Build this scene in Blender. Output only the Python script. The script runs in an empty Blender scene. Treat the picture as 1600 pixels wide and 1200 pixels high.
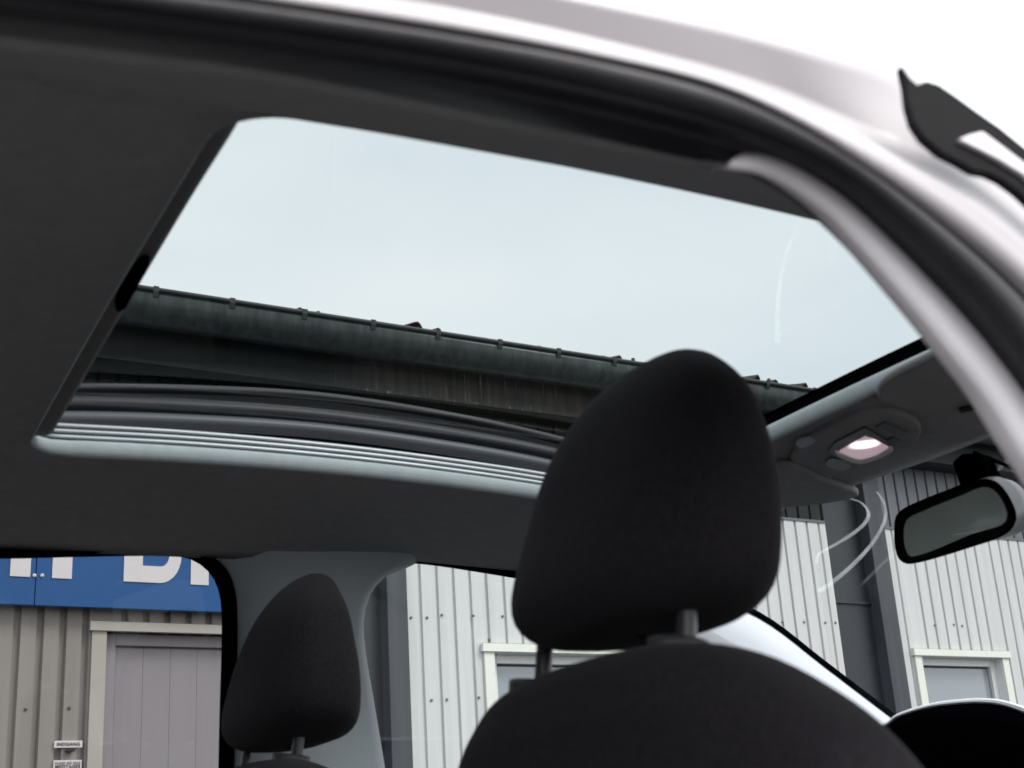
import bpy, bmesh, math, random
from mathutils import Vector, Matrix
random.seed(4)
C = bpy.context.scene
COL = C.collection
# ------------------------------------------------------------------ camera
F = 2160.0
CAMZ = 1.15
dx = Vector((4275, 480, 2160)).normalized()
dy = Vector((-1192, 830, 2160)); dy = (dy - dx * dy.dot(dx)).normalized()
dz = dx.cross(dy)
if dz[1] > 0: dz = -dz
cd = bpy.data.cameras.new('camera'); cam = bpy.data.objects.new('camera', cd); COL.objects.link(cam)
m = Matrix(((dx[0], -dx[1], -dx[2], 0), (dy[0], -dy[1], -dy[2], 0), (dz[0], -dz[1], -dz[2], CAMZ), (0, 0, 0, 1)))
cam.matrix_world = m
cd.sensor_width = 36; cd.lens = F / 1600 * 36
cd.clip_start = 0.02; cd.clip_end = 2000
cd.dof.use_dof = True; cd.dof.focus_distance = 3.2; cd.dof.aperture_fstop = 11.5
C.camera = cam
# ------------------------------------------------------------------ sky, sun, exposure
SUN_EL, SUN_ROT = math.radians(48), math.radians(148)
w = bpy.data.worlds.new('World'); C.world = w; w.use_nodes = True
nt = w.node_tree; bg = nt.nodes['Background']; bg.inputs['Strength'].default_value = 0.1
sky = nt.nodes.new('ShaderNodeTexSky'); sky.sky_type = 'NISHITA'; sky.sun_disc = False
sky.sun_elevation = SUN_EL; sky.sun_rotation = SUN_ROT; sky.air_density = 1.2; sky.dust_density = 3
tc = nt.nodes.new('ShaderNodeTexCoord'); mp = nt.nodes.new('ShaderNodeMapping')
mp.inputs['Scale'].default_value = (1.6, 1.6, 4.5)
nz = nt.nodes.new('ShaderNodeTexNoise'); nz.inputs['Scale'].default_value = 1.5; nz.inputs['Detail'].default_value = 3; nz.inputs['Roughness'].default_value = .45
cr = nt.nodes.new('ShaderNodeValToRGB')
cr.color_ramp.elements[0].position = .3; cr.color_ramp.elements[0].color = (.80, .845, .875, 1)
cr.color_ramp.elements[1].position = .7; cr.color_ramp.elements[1].color = (1, 1, 1, 1)
sc_ = nt.nodes.new('ShaderNodeVectorMath'); sc_.operation = 'SCALE'; sc_.inputs['Scale'].default_value = 9.5
mx = nt.nodes.new('ShaderNodeMix'); mx.data_type = 'RGBA'; mx.inputs[0].default_value = .9
L = nt.links.new
L(tc.outputs['Generated'], mp.inputs['Vector']); L(mp.outputs[0], nz.inputs['Vector']); L(nz.outputs['Fac'], cr.inputs[0])
L(cr.outputs[0], sc_.inputs[0]); L(sky.outputs[0], mx.inputs[6]); L(sc_.outputs[0], mx.inputs[7]); L(mx.outputs[2], bg.inputs['Color'])
sl = bpy.data.lights.new('sun', 'SUN'); sl.energy = 1.0; sl.angle = math.radians(20); sl.color = (1, .965, .93)
so = bpy.data.objects.new('sun', sl); COL.objects.link(so)
sd = Vector((math.cos(SUN_EL) * math.sin(SUN_ROT), math.cos(SUN_EL) * math.cos(SUN_ROT), math.sin(SUN_EL)))
so.rotation_euler = sd.to_track_quat('Z', 'Y').to_euler()
C.view_settings.view_transform = 'Standard'; C.view_settings.look = 'None'; C.view_settings.gamma = 1
C.view_settings.exposure = 1.35
C.cycles.use_denoising = True
C.cycles.max_bounces = 10; C.cycles.transparent_max_bounces = 16; C.cycles.diffuse_bounces = 5

# ------------------------------------------------------------------ helpers
UP = Vector((0, 0, CAMZ))
def ray(px, py):
    c = Vector(((px - 800) / F, (py - 600) / F, 1))
    return Vector((dx.dot(c), dy.dot(c), dz.dot(c)))
def at(px, py, x=None, y=None, z=None):
    """point of the place on a plane at a real distance (x forward, y across the car, z above lens height)"""
    r = ray(px, py)
    t = x / r.x if x is not None else y / r.y if y is not None else z / r.z
    return r * t + UP
def V(x, y, z): return Vector((x, y, z + CAMZ))

def cat(pts, n=None, closed=False):
    """Catmull-Rom resample to n points, even by length"""
    P = [Vector(p) for p in pts]; k = len(P)
    if k == 2 and not closed:
        n = n or 2; return [P[0].lerp(P[1], i / (n - 1)) for i in range(n)]
    out = []
    segs = k if closed else k - 1
    for i in range(segs):
        if closed: a, b, c, d = P[(i - 1) % k], P[i], P[(i + 1) % k], P[(i + 2) % k]
        else: a, b, c, d = P[max(i - 1, 0)], P[i], P[i + 1], P[min(i + 2, k - 1)]
        if a == b: a = b - (c - b)
        if d == c: d = c + (c - b)
        ta = max((b - a).length, 1e-5) ** .5; tb = max((c - b).length, 1e-5) ** .5; tcn = max((d - c).length, 1e-5) ** .5
        for j in range(16):
            t = ta + tb * j / 16
            t0, t1, t2, t3 = 0, ta, ta + tb, ta + tb + tcn
            A1 = a * (t1 - t) / (t1 - t0) + b * (t - t0) / (t1 - t0); A2 = b * (t2 - t) / (t2 - t1) + c * (t - t1) / (t2 - t1); A3 = c * (t3 - t) / (t3 - t2) + d * (t - t2) / (t3 - t2)
            B1 = A1 * (t2 - t) / (t2 - t0) + A2 * (t - t0) / (t2 - t0); B2 = A2 * (t3 - t) / (t3 - t1) + A3 * (t - t1) / (t3 - t1)
            out.append(B1 * (t2 - t) / (t2 - t1) + B2 * (t - t1) / (t2 - t1))
    out.append(P[0].copy() if closed else P[-1].copy())
    n = n or len(out)
    s = [0]
    for i in range(1, len(out)): s.append(s[-1] + (out[i] - out[i - 1]).length)
    res = []; j = 0
    cnt = n if not closed else n + 1
    for i in range(cnt):
        t = s[-1] * i / (cnt - 1)
        while j < len(s) - 2 and s[j + 1] < t: j += 1
        u = (t - s[j]) / max(s[j + 1] - s[j], 1e-9); res.append(out[j].lerp(out[j + 1], min(max(u, 0), 1)))
    return res[:n]

def make(name, verts, faces, mat, parent=None, smooth=True, solid=0, off=0, bevel=0, label=None, kind=None, subd=0, recalc=True):
    me = bpy.data.meshes.new(name)
    inv = PW.get(parent.name, Vector((0, 0, 0))) if parent else Vector((0, 0, 0))
    if parent is not None and parent.name in PM: Mi = PM[parent.name]; vs = [Mi @ Vector(v) for v in verts]
    else: vs = [Vector(v) - inv for v in verts]
    me.from_pydata([tuple(v) for v in vs], [], faces); me.validate(); me.update()
    if recalc:
        bm = bmesh.new(); bm.from_mesh(me); bmesh.ops.remove_doubles(bm, verts=bm.verts, dist=1e-6); bmesh.ops.recalc_face_normals(bm, faces=bm.faces); bm.to_mesh(me); bm.free()
    me.materials.append(mat)
    for p in me.polygons: p.use_smooth = smooth
    o = bpy.data.objects.new(name, me); COL.objects.link(o)
    if parent is not None:
        o.parent = parent; PW[o.name] = inv
        if parent.name in PM: PM[o.name] = PM[parent.name]
    if subd:
        md = o.modifiers.new('subd', 'SUBSURF'); md.levels = subd; md.render_levels = subd
    if solid:
        md = o.modifiers.new('solid', 'SOLIDIFY'); md.thickness = solid; md.offset = off
    if bevel:
        md = o.modifiers.new('bev', 'BEVEL'); md.width = bevel; md.segments = 3; md.limit_method = 'ANGLE'; md.angle_limit = math.radians(35)
        if smooth:
            wn = o.modifiers.new('wn', 'WEIGHTED_NORMAL')
    if label: o['label'] = label
    if kind: o['kind'] = kind
    return o
PW = {}; PM = {}
def empty(name, loc, rz, label, cat_, group=None):
    o = bpy.data.objects.new(name, None); COL.objects.link(o); o.location = loc; o.rotation_euler = (0, 0, rz)
    o.empty_display_size = .1
    PM[o.name] = (Matrix.Translation(loc) @ Matrix.Rotation(rz, 4, 'Z')).inverted()
    o['label'] = label; o['category'] = cat_
    if group: o['group'] = group
    return o

def loft(name, curves, mat, parent, n=64, closed=False, wrap=False, **k):
    R = [cat(c, n, closed) for c in curves]
    return grid(name, R, mat, parent, closed, wrap, **k)
def grid(name, R, mat, parent, closed=False, wrap=False, **k):
    n = len(R[0]); vs = [p for r in R for p in r]; fs = []
    for i in range(len(R) - (0 if wrap else 1)):
        for j in range(n - (0 if closed else 1)):
            a, b = i, (i + 1) % len(R); c, d = j, (j + 1) % n
            fs.append((a * n + c, a * n + d, b * n + d, b * n + c))
    return make(name, vs, fs, mat, parent, **k)
def tube(name, pts, r, mat, parent, n=60, closed=False, sides=10, rz=None, **k):
    P = cat(pts, n, closed) if len(pts) > 2 else cat(pts, max(2, min(n, 4)))
    n = len(P); vs = []; fs = []
    for i, p in enumerate(P):
        t = (P[(i + 1) % n] - P[i - 1]) if (closed or 0 < i < n - 1) else (P[1] - P[0] if i == 0 else P[-1] - P[-2])
        t.normalize(); ref = Vector((0, 0, 1)) if abs(t.z) < .95 else Vector((1, 0, 0))
        a = t.cross(ref).normalized(); b = a.cross(t)
        rr = r if not callable(r) else r(i / (n - 1))
        for s in range(sides):
            th = 2 * math.pi * s / sides
            vs.append(p + a * rr * math.cos(th) + b * (rz or 1) * rr * math.sin(th))
    for i in range(n if closed else n - 1):
        for s in range(sides):
            i2 = (i + 1) % n; s2 = (s + 1) % sides
            fs.append((i * sides + s, i * sides + s2, i2 * sides + s2, i2 * sides + s))
    if not closed:
        fs.append(tuple(range(sides))); fs.append(tuple(range((n - 1) * sides, n * sides)))
    return make(name, vs, fs, mat, parent, **k)
def slab(name, pts, d, mat, parent, **k):
    """outline extruded by vector d"""
    P = [Vector(p) for p in pts]; n = len(P); d = Vector(d)
    vs = P + [p + d for p in P]
    fs = [tuple(range(n)), tuple(range(2 * n - 1, n - 1, -1))] + [(i, (i + 1) % n, n + (i + 1) % n, n + i) for i in range(n)]
    return make(name, vs, fs, mat, parent, **k)
def box(name, a, b, mat, parent, **k):
    x0, y0, z0 = a; x1, y1, z1 = b
    k.setdefault('smooth', False)
    return slab(name, [(x0, y0, z0), (x1, y0, z0), (x1, y1, z0), (x0, y1, z0)], (0, 0, z1 - z0), mat, parent, **k)
def copy(o, parent, loc=None):
    c = o.copy(); COL.objects.link(c); c.parent = parent
    if loc is not None: c.location = loc
    return c

# ------------------------------------------------------------------ materials
def mat(name, col, rough=.6, spec=.5, metal=0, noise=0, nscale=20, bump=0, bscale=200, coat=0, sheen=0, emis=None, stretch=None, col2=None, bdist=.001):
    m_ = bpy.data.materials.new(name); m_.use_nodes = True; nt = m_.node_tree; b = nt.nodes['Principled BSDF']
    b.inputs['Base Color'].default_value = (*col, 1); b.inputs['Roughness'].default_value = rough
    b.inputs['Specular IOR Level'].default_value = spec; b.inputs['Metallic'].default_value = metal
    b.inputs['Coat Weight'].default_value = coat; b.inputs['Sheen Weight'].default_value = sheen
    t = nt.nodes.new('ShaderNodeTexCoord'); mp = nt.nodes.new('ShaderNodeMapping'); nt.links.new(t.outputs['Object'], mp.inputs[0])
    if stretch: mp.inputs['Scale'].default_value = stretch
    if noise or col2:
        n_ = nt.nodes.new('ShaderNodeTexNoise'); n_.inputs['Scale'].default_value = nscale; n_.inputs['Detail'].default_value = 6; n_.inputs['Roughness'].default_value = .6
        r_ = nt.nodes.new('ShaderNodeValToRGB'); r_.color_ramp.elements[0].position = .35; r_.color_ramp.elements[1].position = .68
        c2 = col2 or tuple(c * (1 - noise) for c in col)
        r_.color_ramp.elements[0].color = (*c2, 1); r_.color_ramp.elements[1].color = (*col, 1)
        nt.links.new(mp.outputs[0], n_.inputs['Vector']); nt.links.new(n_.outputs['Fac'], r_.inputs[0]); nt.links.new(r_.outputs[0], b.inputs['Base Color'])
    if bump:
        n2 = nt.nodes.new('ShaderNodeTexNoise'); n2.inputs['Scale'].default_value = bscale; n2.inputs['Detail'].default_value = 3
        bp = nt.nodes.new('ShaderNodeBump'); bp.inputs['Strength'].default_value = bump; bp.inputs['Distance'].default_value = bdist
        nt.links.new(t.outputs['Object'], n2.inputs['Vector']); nt.links.new(n2.outputs['Fac'], bp.inputs['Height']); nt.links.new(bp.outputs[0], b.inputs['Normal'])
    if emis:
        b.inputs['Emission Color'].default_value = (*emis[0], 1); b.inputs['Emission Strength'].default_value = emis[1]
    return m_
def glass(name, tint, refl=1.0, haze=0):
    m_ = bpy.data.materials.new(name); m_.use_nodes = True; nt = m_.node_tree; nt.nodes.clear()
    o = nt.nodes.new('ShaderNodeOutputMaterial'); tr = nt.nodes.new('ShaderNodeBsdfTransparent'); tr.inputs[0].default_value = (*tint, 1)
    g = nt.nodes.new('ShaderNodeBsdfGlossy'); g.inputs['Roughness'].default_value = .015; g.inputs['Color'].default_value = (1, 1, 1, 1)
    lw = nt.nodes.new('ShaderNodeLayerWeight'); lw.inputs[0].default_value = .5
    pw = nt.nodes.new('ShaderNodeMath'); pw.operation = 'POWER'; pw.inputs[1].default_value = 5; nt.links.new(lw.outputs['Facing'], pw.inputs[0])
    fr = nt.nodes.new('ShaderNodeMath'); fr.operation = 'MULTIPLY_ADD'; fr.inputs[1].default_value = .9; fr.inputs[2].default_value = .06; nt.links.new(pw.outputs[0], fr.inputs[0])
    mu = nt.nodes.new('ShaderNodeMath'); mu.operation = 'MULTIPLY'; mu.inputs[1].default_value = refl
    mx = nt.nodes.new('ShaderNodeMixShader')
    nt.links.new(fr.outputs[0], mu.inputs[0]); nt.links.new(mu.outputs[0], mx.inputs[0]); nt.links.new(tr.outputs[0], mx.inputs[1]); nt.links.new(g.outputs[0], mx.inputs[2])
    src = mx
    if haze:   # thin film of dust on the pane
        d = nt.nodes.new('ShaderNodeBsdfDiffuse'); d.inputs[0].default_value = (.75, .8, .8, 1)
        t = nt.nodes.new('ShaderNodeTexCoord'); n_ = nt.nodes.new('ShaderNodeTexNoise'); n_.inputs['Scale'].default_value = 5; n_.inputs['Detail'].default_value = 4
        nt.links.new(t.outputs['Object'], n_.inputs['Vector'])
        m2 = nt.nodes.new('ShaderNodeMath'); m2.operation = 'MULTIPLY'; m2.inputs[1].default_value = haze; nt.links.new(n_.outputs['Fac'], m2.inputs[0])
        mh = nt.nodes.new('ShaderNodeMixShader'); nt.links.new(m2.outputs[0], mh.inputs[0]); nt.links.new(mx.outputs[0], mh.inputs[1]); nt.links.new(d.outputs[0], mh.inputs[2]); src = mh
    nt.links.new(src.outputs[0], o.inputs['Surface'])
    return m_
def smear_reflection_mat(name, fac):
    m_ = bpy.data.materials.new(name); m_.use_nodes = True; nt = m_.node_tree; nt.nodes.clear()
    o = nt.nodes.new('ShaderNodeOutputMaterial'); tr = nt.nodes.new('ShaderNodeBsdfTransparent'); d = nt.nodes.new('ShaderNodeBsdfTranslucent'); d.inputs[0].default_value = (.9, .95, .95, 1)
    t = nt.nodes.new('ShaderNodeTexCoord'); n_ = nt.nodes.new('ShaderNodeTexNoise'); n_.inputs['Scale'].default_value = 30
    mr = nt.nodes.new('ShaderNodeMath'); mr.operation = 'MULTIPLY'; mr.inputs[1].default_value = fac * 2
    mx = nt.nodes.new('ShaderNodeMixShader')
    nt.links.new(t.outputs['Object'], n_.inputs['Vector']); nt.links.new(n_.outputs['Fac'], mr.inputs[0]); nt.links.new(mr.outputs[0], mx.inputs[0])
    nt.links.new(tr.outputs[0], mx.inputs[1]); nt.links.new(d.outputs[0], mx.inputs[2]); nt.links.new(mx.outputs[0], o.inputs['Surface'])
    return m_

M = dict(
    paint=mat('pearl_white_paint', (.425, .395, .412), rough=.42, spec=.35, coat=.15, noise=.05, nscale=3),
    rubber=mat('black_rubber', (.026, .025, .031), rough=.45, spec=.45, noise=.3, nscale=30, bump=.25, bscale=160),
    sash=mat('black_sash', (.006, .0055, .007), rough=.8, spec=.2, noise=.2, nscale=60),
    gloss_black=mat('black_frit', (.0015, .0015, .002), rough=.8, spec=0),
    headliner=mat('grey_headliner_cloth', (.30, .296, .30), rough=.95, spec=.1, noise=.12, nscale=60, bump=.5, bscale=900, bdist=.0006),
    trim=mat('grey_plastic_trim', (.80, .755, .79), rough=.55, noise=.06, nscale=12, bump=.2, bscale=900, bdist=.0004),
    lip=mat('pale_trim_cloth', (.50, .545, .56), rough=.8, noise=.1, nscale=80),
    pillar=mat('grey_pillar_plastic', (.34, .37, .40), rough=.6, bump=.2, bscale=900, bdist=.0004, noise=.06, nscale=8),
    pale=mat('pale_pillar_plastic', (.62, .645, .70), rough=.5, noise=.05, nscale=8),
    darkpl=mat('dark_plastic', (.03, .03, .033), rough=.5, noise=.2, nscale=40),
    blind=mat('dark_blind_bar', (.10, .098, .10), rough=.6, noise=.1, nscale=40),
    fabric=mat('black_seat_cloth', (.022, .0195, .023), rough=.95, spec=.06, sheen=.03, noise=.35, nscale=260, bump=.6, bscale=700, bdist=.0008),
    post=mat('black_steel_post', (.03, .03, .034), rough=.35, spec=.5),
    alu=mat('brushed_aluminium', (.46, .48, .50), rough=.35, metal=.7, noise=.1, nscale=60, stretch=(.2, 6, 6)),
    chrome=mat('satin_rim', (.8, .8, .83), rough=.25, metal=.6),
    mirror=mat('mirror_surface', (.40, .47, .43), rough=.12, coat=.6, noise=.2, nscale=6),  # grey-green base colour stands in for what the mirror reflects
    shell=mat('grey_mirror_shell', (.10, .105, .12), rough=.4, noise=.1, nscale=20),
    lamp=mat('lit_lamp_lens', (.5, .4, .42), rough=.4, emis=((1, .74, .80), .17)),
    bulb=mat('lit_bulb', (.9, .8, .85), emis=((1, .88, .93), 3.0)),
    wall=mat('light_grey_steel', (.54, .545, .54), rough=.5, spec=.3, noise=.15, nscale=3, stretch=(7, 7, .25), bump=.15, bscale=8, bdist=.004),
    wall_left=mat('beige_grey_steel', (.345, .335, .31), rough=.5, spec=.3, noise=.12, nscale=3, stretch=(5, 5, .35), bump=.1, bscale=8, bdist=.004),
    flash_left=mat('cream_flashing', (.50, .50, .44), rough=.5, noise=.08, nscale=6),
    postm=mat('dark_post_steel', (.055, .06, .07), rough=.5, spec=.3, noise=.3, nscale=3.5, stretch=(6, 6, .3)),
    dark=mat('dark_grey_steel', (.115, .12, .135), rough=.45, spec=.4, noise=.3, nscale=3.5, stretch=(6, 6, .3)),
    grimy=mat('stained_dark_steel', (.17, .15, .13), rough=.7, spec=.2, nscale=3.0, stretch=(13, 13, .45), col2=(.022, .021, .022)),
    panel=mat('dark_flat_panel', (.020, .023, .030), rough=.4, spec=.4, noise=.35, nscale=2, stretch=(3, 3, .6)),
    gutter=mat('zinc_gutter', (.085, .10, .098), rough=.30, metal=.35, noise=.5, nscale=6, stretch=(5, 5, .5)),
    gutter_dark=mat('dark_gutter_rim', (.05, .055, .055), rough=.5, noise=.3),
    roof=mat('fibre_cement_roof', (.11, .095, .09), rough=.9, noise=.5, nscale=9, bump=.6, bscale=60, bdist=.004),
    flash=mat('white_flashing', (.66, .66, .60), rough=.5, noise=.06, nscale=6),
    wframe=mat('white_window_frame', (.62, .62, .62), rough=.4, noise=.05),
    gasket=mat('window_gasket', (.02, .02, .02), rough=.6),
    door=mat('grey_door_leaf', (.325, .315, .335), rough=.5, noise=.06, nscale=4, stretch=(6, 6, .4)),
    blue=mat('blue_sign_sheet', (.002, .100, .33), rough=.45, noise=.10, nscale=2.5),
    letter=mat('white_sign_letter', (.80, .79, .81), rough=.5, noise=.04, nscale=5),
    plate=mat('white_plate', (.80, .78, .78), rough=.5), ink=mat('dark_print', (.04, .04, .05), rough=.7), ink2=mat('grey_print', (.22, .22, .24), rough=.7),
    screw=mat('screw_head', (.16, .15, .15), rough=.6),
    asphalt=mat('asphalt', (.10, .10, .10), rough=.9, noise=.4, nscale=4, bump=.6, bscale=90, bdist=.004),
    curtain=mat('pale_curtain', (.45, .42, .42), rough=.8, noise=.3, nscale=2, stretch=(.5, .5, 9)),
)
G_roof = glass('tinted_roof_glass', (.365, .395, .40), refl=.14, haze=.004)
G_rear = glass('privacy_glass', (.47, .455, .455), refl=.45)
G_side = glass('side_glass', (.76, .80, .80), refl=.45)
G_wind = glass('windscreen_glass', (.80, .825, .83), refl=.9, haze=.012)
G_bld = mat('building_pane', (.20, .22, .25), rough=.04, spec=1.0)
SM = smear_reflection_mat('dried_streak', .30)
SM3 = smear_reflection_mat('windscreen_reflection', .15)  # pale strips that stand in for reflections in the windscreen
SM2 = smear_reflection_mat('dried_streak_faint', .12)

# the lens glows strongest round its bulb
_nt = M['lamp'].node_tree; _b = _nt.nodes['Principled BSDF']; _g = _nt.nodes.new('ShaderNodeNewGeometry'); _d = _nt.nodes.new('ShaderNodeVectorMath'); _d.operation = 'DISTANCE'
_d.inputs[1].default_value = tuple(at(1351, 694, z=.421)); _r = _nt.nodes.new('ShaderNodeMapRange'); _r.interpolation_type = 'SMOOTHSTEP'
_r.inputs['From Min'].default_value = .004; _r.inputs['From Max'].default_value = .022; _r.inputs['To Min'].default_value = 1.3; _r.inputs['To Max'].default_value = .12
_nt.links.new(_g.outputs['Position'], _d.inputs[0]); _nt.links.new(_d.outputs['Value'], _r.inputs['Value']); _nt.links.new(_r.outputs[0], _b.inputs['Emission Strength'])
# stained eave sheets: near black, with one long patch of brown and chalky runs
_nt = M['grimy'].node_tree; _b = _nt.nodes['Principled BSDF']
for l_ in list(_nt.links):
    if l_.to_node == _b and l_.to_socket.name == 'Base Color': _nt.links.remove(l_)
_tc = _nt.nodes.new('ShaderNodeTexCoord'); _sx = _nt.nodes.new('ShaderNodeSeparateXYZ'); _nt.links.new(_tc.outputs['Object'], _sx.inputs[0])
def _mr(a, b, c, d, src):
    q = _nt.nodes.new('ShaderNodeMapRange'); q.interpolation_type = 'SMOOTHSTEP'
    for k_, v_ in zip(('From Min', 'From Max', 'To Min', 'To Max'), (a, b, c, d)): q.inputs[k_].default_value = v_
    _nt.links.new(src, q.inputs['Value']); return q.outputs[0]
def _mul(a, b):
    q = _nt.nodes.new('ShaderNodeMath'); q.operation = 'MULTIPLY'; _nt.links.new(a, q.inputs[0]); _nt.links.new(b, q.inputs[1]); return q.outputs[0]
def _noise(sc, det, stretch):
    mp_n = _nt.nodes.new('ShaderNodeMapping'); mp_n.inputs['Scale'].default_value = stretch; q = _nt.nodes.new('ShaderNodeTexNoise'); q.inputs['Scale'].default_value = sc; q.inputs['Detail'].default_value = det
    _nt.links.new(_tc.outputs['Object'], mp_n.inputs[0]); _nt.links.new(mp_n.outputs[0], q.inputs['Vector']); return q.outputs['Fac']
mask = _mul(_mr(2.0, 2.5, 0, 1, _sx.outputs['X']), _mr(4.0, 4.5, 1, 0, _sx.outputs['X']))
brown = _mul(mask, _mr(.35, .7, .35, 1, _noise(3, 5, (12, 12, .5))))
chalk = _mul(_mul(mask, _mr(.60, .72, 0, 1, _noise(3, 3, (30, 30, .8)))), _mr(.45, .6, 0, 1, _noise(2, 2, (1, 1, 3))))
def _mix(f, a, b):
    q = _nt.nodes.new('ShaderNodeMix'); q.data_type = 'RGBA'; _nt.links.new(f, q.inputs[0])
    if isinstance(a, tuple): q.inputs[6].default_value = (*a, 1)
    else: _nt.links.new(a, q.inputs[6])
    q.inputs[7].default_value = (*b, 1); return q.outputs[2]
c_ = _mix(_noise(3, 5, (14, 14, .4)), (.010, .011, .012), (.024, .028, .028)); c_ = _mix(brown, c_, (.075, .062, .052)); c_ = _mix(chalk, c_, (.30, .28, .25))
_nt.links.new(c_, _b.inputs['Base Color'])
# ------------------------------------------------------------------ ground
make('ground', [(-400, -400, 0), (400, -400, 0), (400, 400, 0), (-400, 400, 0)], [(0, 1, 2, 3)], M['asphalt'], smooth=False, kind='structure')

# ------------------------------------------------------------------ building
BA = math.radians(3.2)
BD = 6.0
bo = Vector((0, BD / math.cos(BA) - .26, 0))
bld = empty('industrial_building', bo, BA, 'light grey corrugated steel building with dark top band, gutter and white framed windows', 'building')
Bm = Matrix.Translation(bo) @ Matrix.Rotation(BA, 4, 'Z')
def B(u, n, z): return Bm @ Vector((u, n, z + CAMZ))      # n<0 is toward the car
def bplane(px, py, n=0):
    r = ray(px, py); nn = Bm.to_3x3() @ Vector((0, 1, 0)); t = ((Bm @ Vector((0, n, 0)) - UP).dot(nn)) / r.dot(nn)
    q = Bm.inverted() @ (r * t + UP); return q.x, q.z - CAMZ
Z0 = -1.15
PIT = .09
def profile(u0, u1, wide=False):
    depth, f0, f1, f2 = (.024, .060, .065, .085) if wide else (.013, .072, .075, .087)
    P = []
    k = round((u1 - u0) / PIT)
    for i in range(k):
        a = u0 + i * PIT
        P += [(a, 0), (a + f0, 0), (a + f1, depth), (a + f2, depth), (a + .09, 0)]
    return P
def sheet(name, u0, u1, z0, z1, mt, par, n0=0, ref=None):
    P = profile(u0, u1, mt is M['wall_left'])
    vs = [B(a, n0 + b, z0) for a, b in P] + [B(a, n0 + b, z1) for a, b in P]; n = len(P)
    o = make(name, vs, [(i, i + 1, n + i + 1, n + i) for i in range(n - 1)], mt, par, smooth=False)
    return o
gz = bplane(745, 533, -.30)[1]; gn = -.24
ZT = gz - .06
# openings (u0,u1,z0,z1)
u_a, z_h = bplane(180, 1000); 
WIN = [('door', *bplane(166, 987)), ('w1', *bplane(770, 1019)), ('w2', *bplane(1437, 1025))]
DU0 = WIN[0][1]; DZ = WIN[0][2]
W1 = WIN[1][1]; W1Z = WIN[1][2]
W2 = WIN[2][1]; W2Z = WIN[2][2]
WW = bplane(1562, 1025)[0] - W2
W3Z = bplane(1, 1)[1]
p2a = bplane(1300, 900)[0]; p2b = bplane(1369, 900, -.03)[0]; p2c = bplane(1394, 900, -.03)[0]
p1c = bplane(639, 1000, -.03)[0]; p1b = bplane(607, 1000, -.03)[0]; p1a = p1b - (p2b - p2a)
zsplit = bplane(1390, 824)[1]
opens = {'door': (DU0, DU0 + .92, Z0, DZ), 'w1': (W1, W1 + WW, W1Z - .95, W1Z), 'w2': (W2, W2 + WW, W2Z - .95, W2Z)}
def clad(u0, u1, z0, z1, mt, name):
    """sheets about 0.9 m wide laid side by side, cut round the openings"""
    a = u0
    while a < u1 - 1e-3:
        b = min(a + PIT * 10, u1)
        if u1 - b < PIT * 3: b = u1
        kk = max(1, math.floor((b - a) / PIT + 1e-6)); 
        sheet(name, a, a + kk * PIT, z0, z1, mt, bld)
        if b == u1 and (b - a) - kk * PIT > 1e-3:
            q = [B(a + kk * PIT, 0, z0), B(b, 0, z0), B(b, 0, z1), B(a + kk * PIT, 0, z1)]
            make(name, q, [(0, 1, 2, 3)], mt, bld, smooth=False)
        a = b
def wall_run(u0, u1, mw=None):
    mw = mw or M['wall']
    cuts = sorted(v for v in opens.values() if v[0] > u0 and v[1] < u1)
    a = u0
    for (oa, ob, oz0, oz1) in cuts:
        clad(a, oa, Z0, zsplit, mw, 'cladding_sheet')
        clad(oa, ob, oz1, zsplit, mw, 'cladding_sheet')
        if oz0 > Z0: clad(oa, ob, Z0, oz0, mw, 'cladding_sheet')
        a = ob
    clad(a, u1, Z0, zsplit, mw, 'cladding_sheet')
p0c = p1c - (p2c - p1c) ; p3a = p2a + (p2a - p1a)
wall_run(p0c, p1a, M['wall_left']); wall_run(p1c, p2a); wall_run(p2c, p3a)
for (a, b) in ((p0c, p1a), (p1c, p2a), (p2c, p3a)):
    clad(a, b, zsplit, ZT, M['grimy'] if b < p3a - 1 and b < p2b else M['dark'], 'top_band_sheet')
# dark pilasters: recessed flat panel and a proud post
for (a, b, c) in ((p1a, p1b, p1c), (p2a, p2b, p2c), (p3a, p3a + p2b - p2a, p3a + p2c - p2a), (p0c - (p2c - p2a), p0c - (p2c - p2b), p0c)):
    vs = [B(a, .05, Z0), B(b, .05, Z0), B(b, .05, ZT), B(a, .05, ZT)]
    slab('infill_panel', vs, Bm.to_3x3() @ Vector((0, .05, 0)), M['panel'], bld, smooth=False)
    slab('corner_post', [B(b, -.03, Z0), B(c, -.03, Z0), B(c, .1, Z0), B(b, .1, Z0)], (0, 0, ZT - Z0), M['postm'], bld, smooth=False, bevel=.004)
    for zz in (-.2, .55, 1.3, 2.05):
        slab('panel_rail', [B(a, .035, zz), B(b, .035, zz), B(b, .05, zz), B(a, .05, zz)], (0, 0, .012), M['panel'], bld, smooth=False)
# building shell: back block so that nothing shows through
slab('back_wall', [B(p0c - 1, .3, Z0), B(p3a + .6, .3, Z0), B(p3a + .6, 6, Z0), B(p0c - 1, 6, Z0)], (0, 0, ZT - Z0 - .05), M['dark'], bld, smooth=False)
# drip flashing where the light sheets meet the dark band
for (a, b) in ((p0c, p1a), (p1c, p2a), (p2c, p3a)):
    slab('drip_flashing', [B(a + .003, -.006, zsplit - .012), B(b - .003, -.006, zsplit - .012), B(b - .003, .0, zsplit - .012), B(a + .003, .0, zsplit - .012)], (0, 0, .014), M['dark'], bld, smooth=False)
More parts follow.
